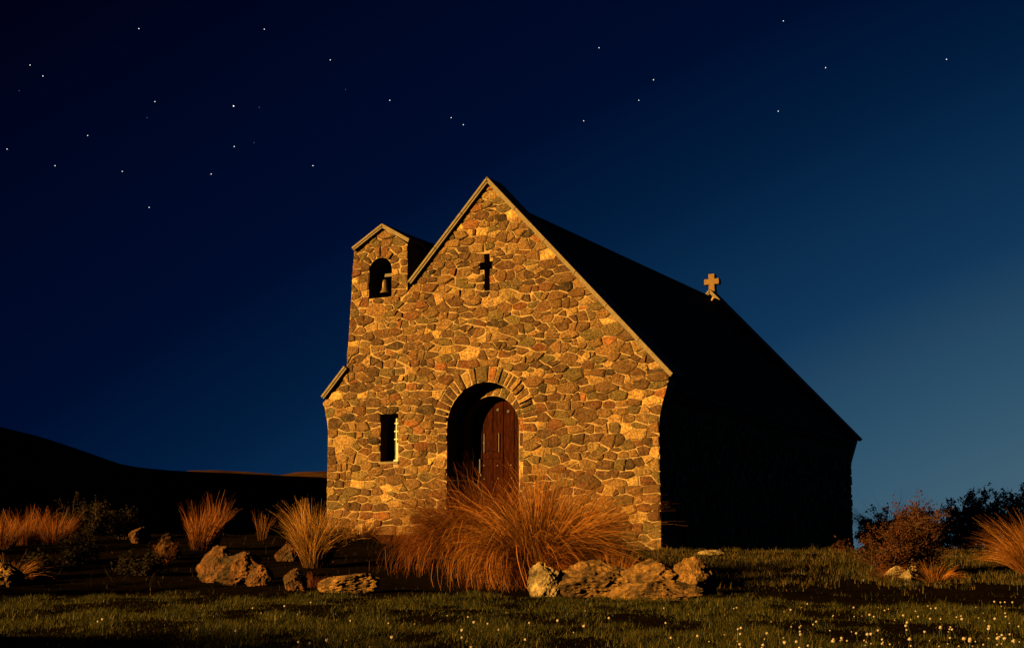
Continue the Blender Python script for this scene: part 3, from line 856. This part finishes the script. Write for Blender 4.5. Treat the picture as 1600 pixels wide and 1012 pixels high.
tussock(262, 19.5, 'tiny dry tuft by the pointed rock', 120, 0.32, 0.35, 0.5, (0.1, 0.0), 0.05, 0.006)
tussock(1378, 18.3, 'low red tuft at the foot of the thorny shrub', 260, 0.25, 0.8, 0.6, (0.1, 0.0), 0.1, 0.005, (RED0, RED1))
tussock(1452, 18.0, 'straw tuft at the right foot of the thorny shrub', 240, 0.34, 0.9, 0.9, (0.3, 0.0), 0.07, 0.005)

tussock(800, 6.3, 'added straw tussock shading the near lawn, unseen to the left', 2200, 0.95, 0.6, 0.7, (0.2, 0.0), 0.25, 0.010, group='added tussocks beyond the left edge of view', u=-4.1)  # this and the next two are added off-frame to shade the near lawn
tussock(800, 5.2, 'taller added straw tussock shading the near lawn, unseen to the left', 2500, 1.15, 0.6, 0.7, (0.2, 0.0), 0.3, 0.010, group='added tussocks beyond the left edge of view', u=-4.3)
tussock(800, 4.3, 'broad added straw tussock shading the near lawn, unseen to the left', 2500, 1.1, 0.7, 0.7, (0.2, 0.0), 0.35, 0.010, group='added tussocks beyond the left edge of view', u=-3.7)

# ------------------------------------------------------------------ boulders
def boulder(x, v, wpx, hpx, label, seed, m='rock', depth=0.8, sink=0.25, rot=0, cuts=5, cat='boulder', name='boulder'):
    w, h = wpx / FPX * v, hpx / FPX * v
    bm = bmesh.new()
    bmesh.ops.create_icosphere(bm, subdivisions=5, radius=1)
    rnd = random.Random(seed)
    planes = [(Vector((rnd.uniform(-1, 1), rnd.uniform(-1, 1), rnd.uniform(-0.3, 1))).normalized(), rnd.uniform(0.5, 0.85)) for _ in range(cuts + 7)]
    off = Vector((seed * 3.7, seed * 1.3, seed * 0.7))
    for q in bm.verts:
        p = q.co.copy()
        for nrm, d in planes:
            e = p.dot(nrm) - d
            if e > 0: p -= nrm * e * 0.97
        s = 1 + 0.10 * noise.fractal(p * 1.6 + off, 1.0, 2.0, 5) + 0.10 * (noise.ridged_multi_fractal(p * 3.2 + off, 0.8, 2.1, 6, 1.0, 2.0) - 1.2) + 0.06 * noise.fractal(p * 9 + off, 0.6, 2.0, 4)
        q.co = p * s
    xs = [q.co.x for q in bm.verts]; zs = [q.co.z for q in bm.verts]; ys = [q.co.y for q in bm.verts]
    sx = w / (max(xs) - min(xs)); sz = h * (1 + sink) / (max(zs) - min(zs)); sy = w * depth / (max(ys) - min(ys))
    zmin = min(zs)
    for q in bm.verts: q.co = Vector((q.co.x * sx, q.co.y * sy, (q.co.z - zmin) * sz - h * sink))
    me = bpy.data.meshes.new(name); bm.to_mesh(me); bm.free()
    o = link(name, me, M[m])
    o.location = at(px(x, v), v); o.rotation_euler = (0, 0, YAW + rot)
    return tag(o, label, cat, 'rocks around the lawn edge')
boulder(268, 20.0, 44, 42, 'small pointed rock in the dark left garden', 3, depth=0.6)
boulder(346, 17.4, 66, 56, 'broad left boulder of the left garden group', 4, depth=0.8)
boulder(384, 17.0, 74, 50, 'rough middle boulder of the left garden group', 8, depth=0.8)
boulder(412, 16.6, 46, 32, 'low right rock of the left garden group', 6)
boulder(462, 16.1, 38, 34, 'small round rock at the lawn edge beside the flat rock', 7)
boulder(545, 16.0, 98, 30, 'long flat-topped rock at the lawn edge before the church', 12, 'goldrock', depth=0.6)
boulder(455, 20.0, 44, 30, 'grey rock half behind the bright golden tussock', 9)
boulder(852, 15.5, 58, 54, 'pale lichen-covered boulder under the fountaining tussock', 10, 'palerock', depth=0.7)
boulder(918, 15.6, 130, 58, 'mossy brown boulder beside the pale lichen boulder', 21, 'goldrock', depth=0.8)
boulder(1016, 15.5, 112, 58, 'long upper slab of the boulder pile before the church', 14, 'goldrock', depth=0.6)
boulder(1086, 15.4, 74, 60, 'blocky right boulder of the boulder pile', 15, 'goldrock', depth=0.8)
boulder(1018, 14.5, 150, 34, 'low flat front slab of the boulder pile', 13, 'goldrock', depth=0.45)
boulder(1392, 18.3, 36, 22, 'bright flat stone at the foot of the thorny shrub', 16, 'palerock')
boulder(1412, 18.1, 24, 20, 'small bright stone right of the flat one under the thorny shrub', 17, 'palerock')
boulder(1416, 18.7, 22, 30, 'pale stone behind the other two under the thorny shrub', 18, 'palerock')
boulder(1105, 23.6, 46, 9, 'thin flat stone in the grass by the church corner', 19, 'palerock')
boulder(221, 23.0, 34, 26, 'little mossy rock far back in the left garden', 20)
boulder(16, 16.9, 64, 38, 'warm lit rock cut by the left edge of view beside the drooping straw tussock', 22, 'goldrock')

# ------------------------------------------------------------------ shrubs
def shrub(x, v, h, w, label, leaves, lcol, seed, name='thorny_shrub', cat='shrub', group='dark shrubs', stems=9, spiky=0.5, lsize=0.016, u=None):
    rnd = random.Random(seed)
    u = px(x, v) if u is None else u
    root = empty(name, at(u, v)); tag(root, label, cat, group)
    b = MB(); tips = []
    def grow(p, d, L, r, lev):
        pts, rad = [p.copy()], [r]
        n = 4
        for i in range(n):
            d = (d + Vector((rnd.gauss(0, .22), rnd.gauss(0, .22), rnd.gauss(0.04, .12)))).normalized()
            p = p + d * L / n
            pts.append(p.copy()); rad.append(r * (1 - 0.8 * (i + 1) / n))
            if lev > 0 or i > 0: tips.append((p.copy(), d.copy()))
            if lev < 2:
                for _ in range(2 if lev == 0 else rnd.choice((1, 1, 2))):
                    s = Vector((rnd.gauss(0, 1), rnd.gauss(0, 1), rnd.gauss(0.15, .7))).normalized()
                    grow(p, (d * 0.6 + s * 0.8).normalized(), L * rnd.uniform(0.3, 0.5), r * 0.5, lev + 1)
        b.tube(pts, rad, 4)
    for i in range(stems):
        a = rnd.uniform(0, 6.28); t = rnd.uniform(0.05, 0.75) * w / h
        d = Vector((math.cos(a) * t, math.sin(a) * t, 1)).normalized()
        grow(Vector((math.cos(a) * 0.06, math.sin(a) * 0.06, -0.03)), d, h * rnd.uniform(0.55, 0.85), 0.012 * h, 0)
    b.build('branches', M['bark'], root)
    lb = MB()
    for _ in range(leaves):
        p, d = rnd.choice(tips)
        c = p + Vector((rnd.gauss(0, .03), rnd.gauss(0, .03), rnd.gauss(0, .03)))
        a = Vector((rnd.gauss(0, 1), rnd.gauss(0, 1), rnd.gauss(0.3, 1))).normalized(); t = a.orthogonal().normalized()
        s = lsize * rnd.uniform(0.6, 1.5)
        k = rnd.uniform(0.6, 1.4)
        lb.add([c - t * s * .5, c + a * s * 1.0, c + t * s * .5, c - a * s * 0.9], [(0, 1, 2, 3)], tuple(q * k for q in lcol) + (1,))
    lm = lb.mesh('foliage')
    link('foliage', lm, M['leaf'], root)
    return root
shrub(1434, 18.9, 0.98, 0.78, 'taller thorny red-brown shrub against the sky right of the church', 8500, (0.048, 0.019, 0.008), 5, stems=14, lsize=0.015, group='thorny red-brown shrubs')
shrub(1384, 18.7, 0.72, 0.7, 'shorter thorny red-brown shrub on the left of the taller one', 5500, (0.05, 0.019, 0.008), 8, stems=11, lsize=0.015, group='thorny red-brown shrubs')
for i, (x, v, h, w, lab) in enumerate(((1492, 39, 1.55, 1.0, 'dark shrub next to the lit thorny shrub, first of the hedge'), (1535, 41, 1.75, 1.1, 'dark shrub in the middle of the hedge on the right'),
        (1572, 39, 1.7, 1.1, 'dark shrub second from the right end of the hedge'), (1606, 40, 1.75, 1.2, 'tallest dark shrub at the right end of the hedge'), (1450, 40, 1.3, 1.0, 'low dark shrub behind the lit thorny shrub'), (1404, 38, 1.05, 1.0, 'low dark shrub in the hedge nearest but one to the church'), (1366, 36, 1.0, 0.9, 'lowest dark shrub at the church end of the hedge'))):
    shrub(x, v, h, w, lab, 5200, (0.016, 0.018, 0.009), 30 + i, name='dark_shrub', group='hedge of dark shrubs on the right', stems=12, lsize=0.035)
for i, (x, v, h, w, lab) in enumerate(((150, 23.5, 0.62, 0.7, 'twiggy dark shrub beyond the row of orange tussocks'), (196, 24.0, 0.5, 0.6, 'small dark shrub beside the twiggy one in the left garden'),
        (120, 19.5, 0.4, 0.7, 'low dark shrub below the orange tussock row'), (230, 18.2, 0.3, 0.6, 'low dark ground shrub left of the garden boulders'), (70, 17.6, 0.3, 0.6, 'low dark shrub beside the drooping straw tussock'))):
    shrub(x, v, h, w, lab, 2200, (0.008, 0.006, 0.003), 50 + i, name='dark_shrub', group='dark shrubs in the left garden', stems=9, lsize=0.02)

for i, (u, v, h, lab) in enumerate(((-8.0, 14.1, 1.4, 'unseen dark shrub by the lawn, added to shade the left garden'), (-7.8, 17.2, 1.7, 'tallest unseen dark shrub added to shade the left garden'), (-8.2, 18.3, 1.5, 'broad unseen dark shrub added to shade the left garden'), (-8.6, 20.2, 1.3, 'unseen dark shrub farthest back, added to shade the left garden'))):
    shrub(0, v, h, 1.0, lab, 3000, (0.010, 0.010, 0.005), 70 + i, name='dark_shrub', group='added dark shrubs beyond the left edge of view', stems=10, lsize=0.03, u=u)  # unseen shrubs added left of frame to cast shade over the garden bed

# ------------------------------------------------------------------ lawn
def mott(u, v, k):                                    # clumps longer in the viewing direction than across
    return (np.sin(7.3 * u + 1.1 * v + k) * np.sin(1.7 * v + 2.9 * u + 2 * k) + 0.8 * np.sin(15.1 * u - 2.3 * v + k) * np.sin(2.6 * v - 6.2 * u + 1)
            + 0.7 * np.sin(2.1 * u + 0.4 * v) * np.sin(0.7 * v - 1.2 * u + k))
def lawn(name, n, sampler, hmin, hmax, wid, seed, c0, c1, lean=0.35):
    g = np.random.default_rng(seed)
    u, v = sampler(g, n)
    n = len(u)
    z = gz(u, v)
    P = np.stack([CAM.x + RIGHT.x * u + FWD.x * v, CAM.y + RIGHT.y * u + FWD.y * v, z - 0.01], -1)
    h = g.uniform(hmin, hmax, n) * np.clip(0.8 + 0.4 * mott(u, v, 0.7) + 0.15 * g.normal(0, 1, n), 0.25, 2)
    a = g.uniform(0, 2 * np.pi, n); l = np.abs(g.normal(0, lean, n))
    d = np.stack([np.cos(a) * l, np.sin(a) * l, np.ones(n)], -1)
    s = np.stack([-np.sin(a + g.normal(0, .6, n)), np.cos(a), np.zeros(n)], -1); s /= np.linalg.norm(s, axis=1, keepdims=True)
    w = wid * g.uniform(0.6, 1.4, n)[:, None]
    mid = P + d * (h * 0.55)[:, None]
    tip = P + d * h[:, None] + np.stack([np.cos(a), np.sin(a), -0.3 * np.ones(n)], -1) * (h * 0.35 * g.uniform(0, 1, n))[:, None]
    vs_ = np.stack([P - s * w * .5, P + s * w * .5, mid + s * w * .4, mid - s * w * .4, tip + s * w * .08, tip - s * w * .08], 1).reshape(-1, 3)
    m = g.uniform(0, 1, (n, 1)) ** 1.8; k = g.uniform(0.4, 1.3, (n, 1))
    c = (np.array(c0) * (1 - m) + np.array(c1) * m) * k
    c = np.concatenate([c, np.ones((n, 1))], 1)
    tint = np.repeat(c, 6, 0)
    f = (np.arange(n)[:, None, None] * 6 + np.array([[0, 1, 2, 3], [3, 2, 4, 5]])[None]).reshape(-1, 4)
    return tag(link(name, np_mesh(name, vs_, f, tint), M['lawn']), kind='stuff')
def strip(v0, v1, ua, ub, power=1.0, patch=None):
    def f(g, n):
        v = v0 + (v1 - v0) * g.uniform(0, 1, n) ** power
        u = g.uniform(0, 1, n); u = ua(v) + (ub(v) - ua(v)) * u
        if patch is not None:
            keep = patch(u, v, g); u, v = u[keep], v[keep]
        return u, v
    return f
edge = lambda v: -0.36 * v - 0.3
GRA, GRB = (0.008, 0.016, 0.003), (0.080, 0.068, 0.012)
def patchy(u, v, g):
    p = 0.42 + 0.45 * mott(u, v, 0.7)
    back = 15.4 - 3.4 * sstep(1.6, 4.2, u) + 0.25 * np.sin(3.1 * u) + 0.5 * mott(u, v, 2.0)
    return (g.uniform(0, 1, len(u)) < np.clip(p, 0.30, 1)) & ((v < back) | (g.uniform(0, 1, len(u)) < 0.05))
lawn('lawn_grass', 150000, strip(5.6, 9.5, edge, lambda v: -edge(v), 0.9, patchy), 0.012, 0.05, 0.0034, 1, GRA, GRB, 0.6)
lawn('lawn_grass', 170000, strip(9.5, 15.8, edge, lambda v: -edge(v), 0.9, patchy), 0.015, 0.055, 0.0046, 2, GRA, GRB, 0.6)
def meadow(u, v, g):
    p = 0.5 + 0.5 * mott(u, v, 3.1)
    return (g.uniform(0, 1, len(u)) < np.clip(p, 0.12, 1)) & ((v > 17.0 + 0.5 * mott(u, v, 1.0) - 0.8 * sstep(1, -1, u - 1.5)) | (g.uniform(0, 1, len(u)) < 0.06))
lawn('meadow_grass', 80000, strip(16.2, 25.5, lambda v: np.full_like(v, 1.0), lambda v: -edge(v), 1, meadow), 0.03, 0.10, 0.008, 3, GRA, (0.10, 0.066, 0.02))
lawn('bed_grass', 1600, strip(15.4, 27, edge, lambda v: np.full_like(v, 1.2)), 0.03, 0.11, 0.007, 4, (0.010, 0.011, 0.004), (0.035, 0.024, 0.010), 0.6)

# clover heads: one shape, each flower its own object
b = MB()
bm = bmesh.new(); bmesh.ops.create_icosphere(bm, subdivisions=1, radius=1)
cl = bpy.data.meshes.new('clover_flower')
for q in bm.verts: q.co = Vector((q.co.x * 0.0085, q.co.y * 0.0085, 0.05 + q.co.z * 0.0075))
bm.to_mesh(cl); bm.free()
cb = MB(); cb.add([v.co for v in cl.vertices], [tuple(p.vertices) for p in cl.polygons]); nh = len(cb.f)
cb.tube([(0, 0, -0.01), (0.004, 0, 0.02), (0, 0, 0.044)], [0.0016, 0.0014, 0.0012], 4)
cl = cb.mesh('clover_flower'); cl.materials.append(M['clover']); cl.materials.append(M['clstem'])
for i, p in enumerate(cl.polygons): p.material_index = 0 if i < nh else 1
gc = random.Random(9)
nfl = 0
while nfl < 190:
    v = 6.5 + 5.5 * gc.random() ** 1.9
    X = gc.uniform(0, 1600)
    dens = 0.10 + 0.9 * float(sstep(950, 1450, X))
    if gc.random() > dens: continue
    u = px(X, v)
    o = bpy.data.objects.new('clover_flower', cl); COL.objects.link(o)
    o.location = at(u, v); o.scale = (gc.choice((0.5, 0.6, 0.75, 0.9, 1.1)),) * 3; o.rotation_euler = (gc.gauss(0, .15), gc.gauss(0, .15), gc.uniform(0, 6))
    tag(o, 'small white clover flower head standing in the dark lawn', 'flower', 'clover flowers in the lawn')
    nfl += 1

# ------------------------------------------------------------------ stars
STARS = [
    (47, 102, 1, 'white star, upper one of the close pair near the top left corner'), (67, 119, 1, 'white star, lower one of the close pair near the top left corner'),
    (30, 142, .3, 'very faint star just below the close pair near the top left corner'), (217, 45, 1, 'white star high up above the left hill, nearest the top edge there'),
    (413, 46, 1, 'white star near the top edge, above the brightest star'), (516, 94, 1, 'white star high above the bell gable'),
    (540, 140, .25, 'very faint star below the one high above the bell gable'), (242, 159, .9, 'white star left of the brightest star at its height'),
    (365, 166, 2.2, 'brightest star of all, in the upper left sky'), (405, 168, .25, 'very faint star just right of the brightest star'),
    (230, 184, .4, 'faint star under the one left of the brightest star'), (137, 212, 1, 'white star high over the slope of the left hill'),
    (11, 233, 1, 'white star at the left edge of the sky'), (366, 229, .9, 'white star straight below the brightest star'),
    (397, 223, .22, 'very faint star right of the one below the brightest star'), (86, 259, 1, 'white star above the top of the left hill'),
    (191, 268, .9, 'white star in the row over the left hill, middle of three'), (330, 272, 1, 'white star in the row over the left hill, right end'),
    (489, 259, 1, 'white star up and left of the bell gable'), (233, 324, .9, 'lowest star in the left sky'),
    (609, 157, 1, 'white star between the bell gable and the pair over the church peak'), (705, 184, .9, 'white star, left one of the pair over the church peak'),
    (724, 195, .9, 'white star, right one of the pair over the church peak'), (936, 75, 1, 'white star highest over the church roof'),
    (1021, 125, 1, 'white star over the church roof, right end of the loose trio'), (998, 157, .9, 'white star over the church roof, lower right of the loose trio'),
    (912, 189, .9, 'white star over the church roof, lowest of the loose trio'), (1224, 33, 1, 'white star nearest the top edge in the right sky'),
    (1290, 106, 1, 'white star in the right sky, middle of three in a bent line'), (1216, 174, 1, 'lowest star in the right sky, above the gable cross'),
    (1479, 93, 1, 'rightmost star in the sky')]
mstar = emit('starlight', (1.0, 0.95, 0.9), 1.9 * EV)
mdim = emit('faint starlight', (0.8, 0.8, 1.0), 0.30 * EV)
bm = bmesh.new(); bmesh.ops.create_icosphere(bm, subdivisions=1, radius=1)
ms_ = bpy.data.meshes.new('star'); bm.to_mesh(ms_); bm.free(); ms_.materials.append(mstar)
md_ = ms_.copy(); md_.materials[0] = mdim
rot = cam.rotation_euler.to_matrix()
for x, y, mag, lab in STARS:
    d = (rot @ Vector(((x - 800) / FPX, -(y - 506) / FPX, -1))).normalized()
    o = bpy.data.objects.new('star', ms_ if mag > 0.5 else md_); COL.objects.link(o)
    o.location = CAM + d * 5000
    rad = 1.45 * math.sqrt(max(mag, 0.5))
    o.scale = (rad,) * 3
    tag(o, lab, 'star', 'stars in the night sky')
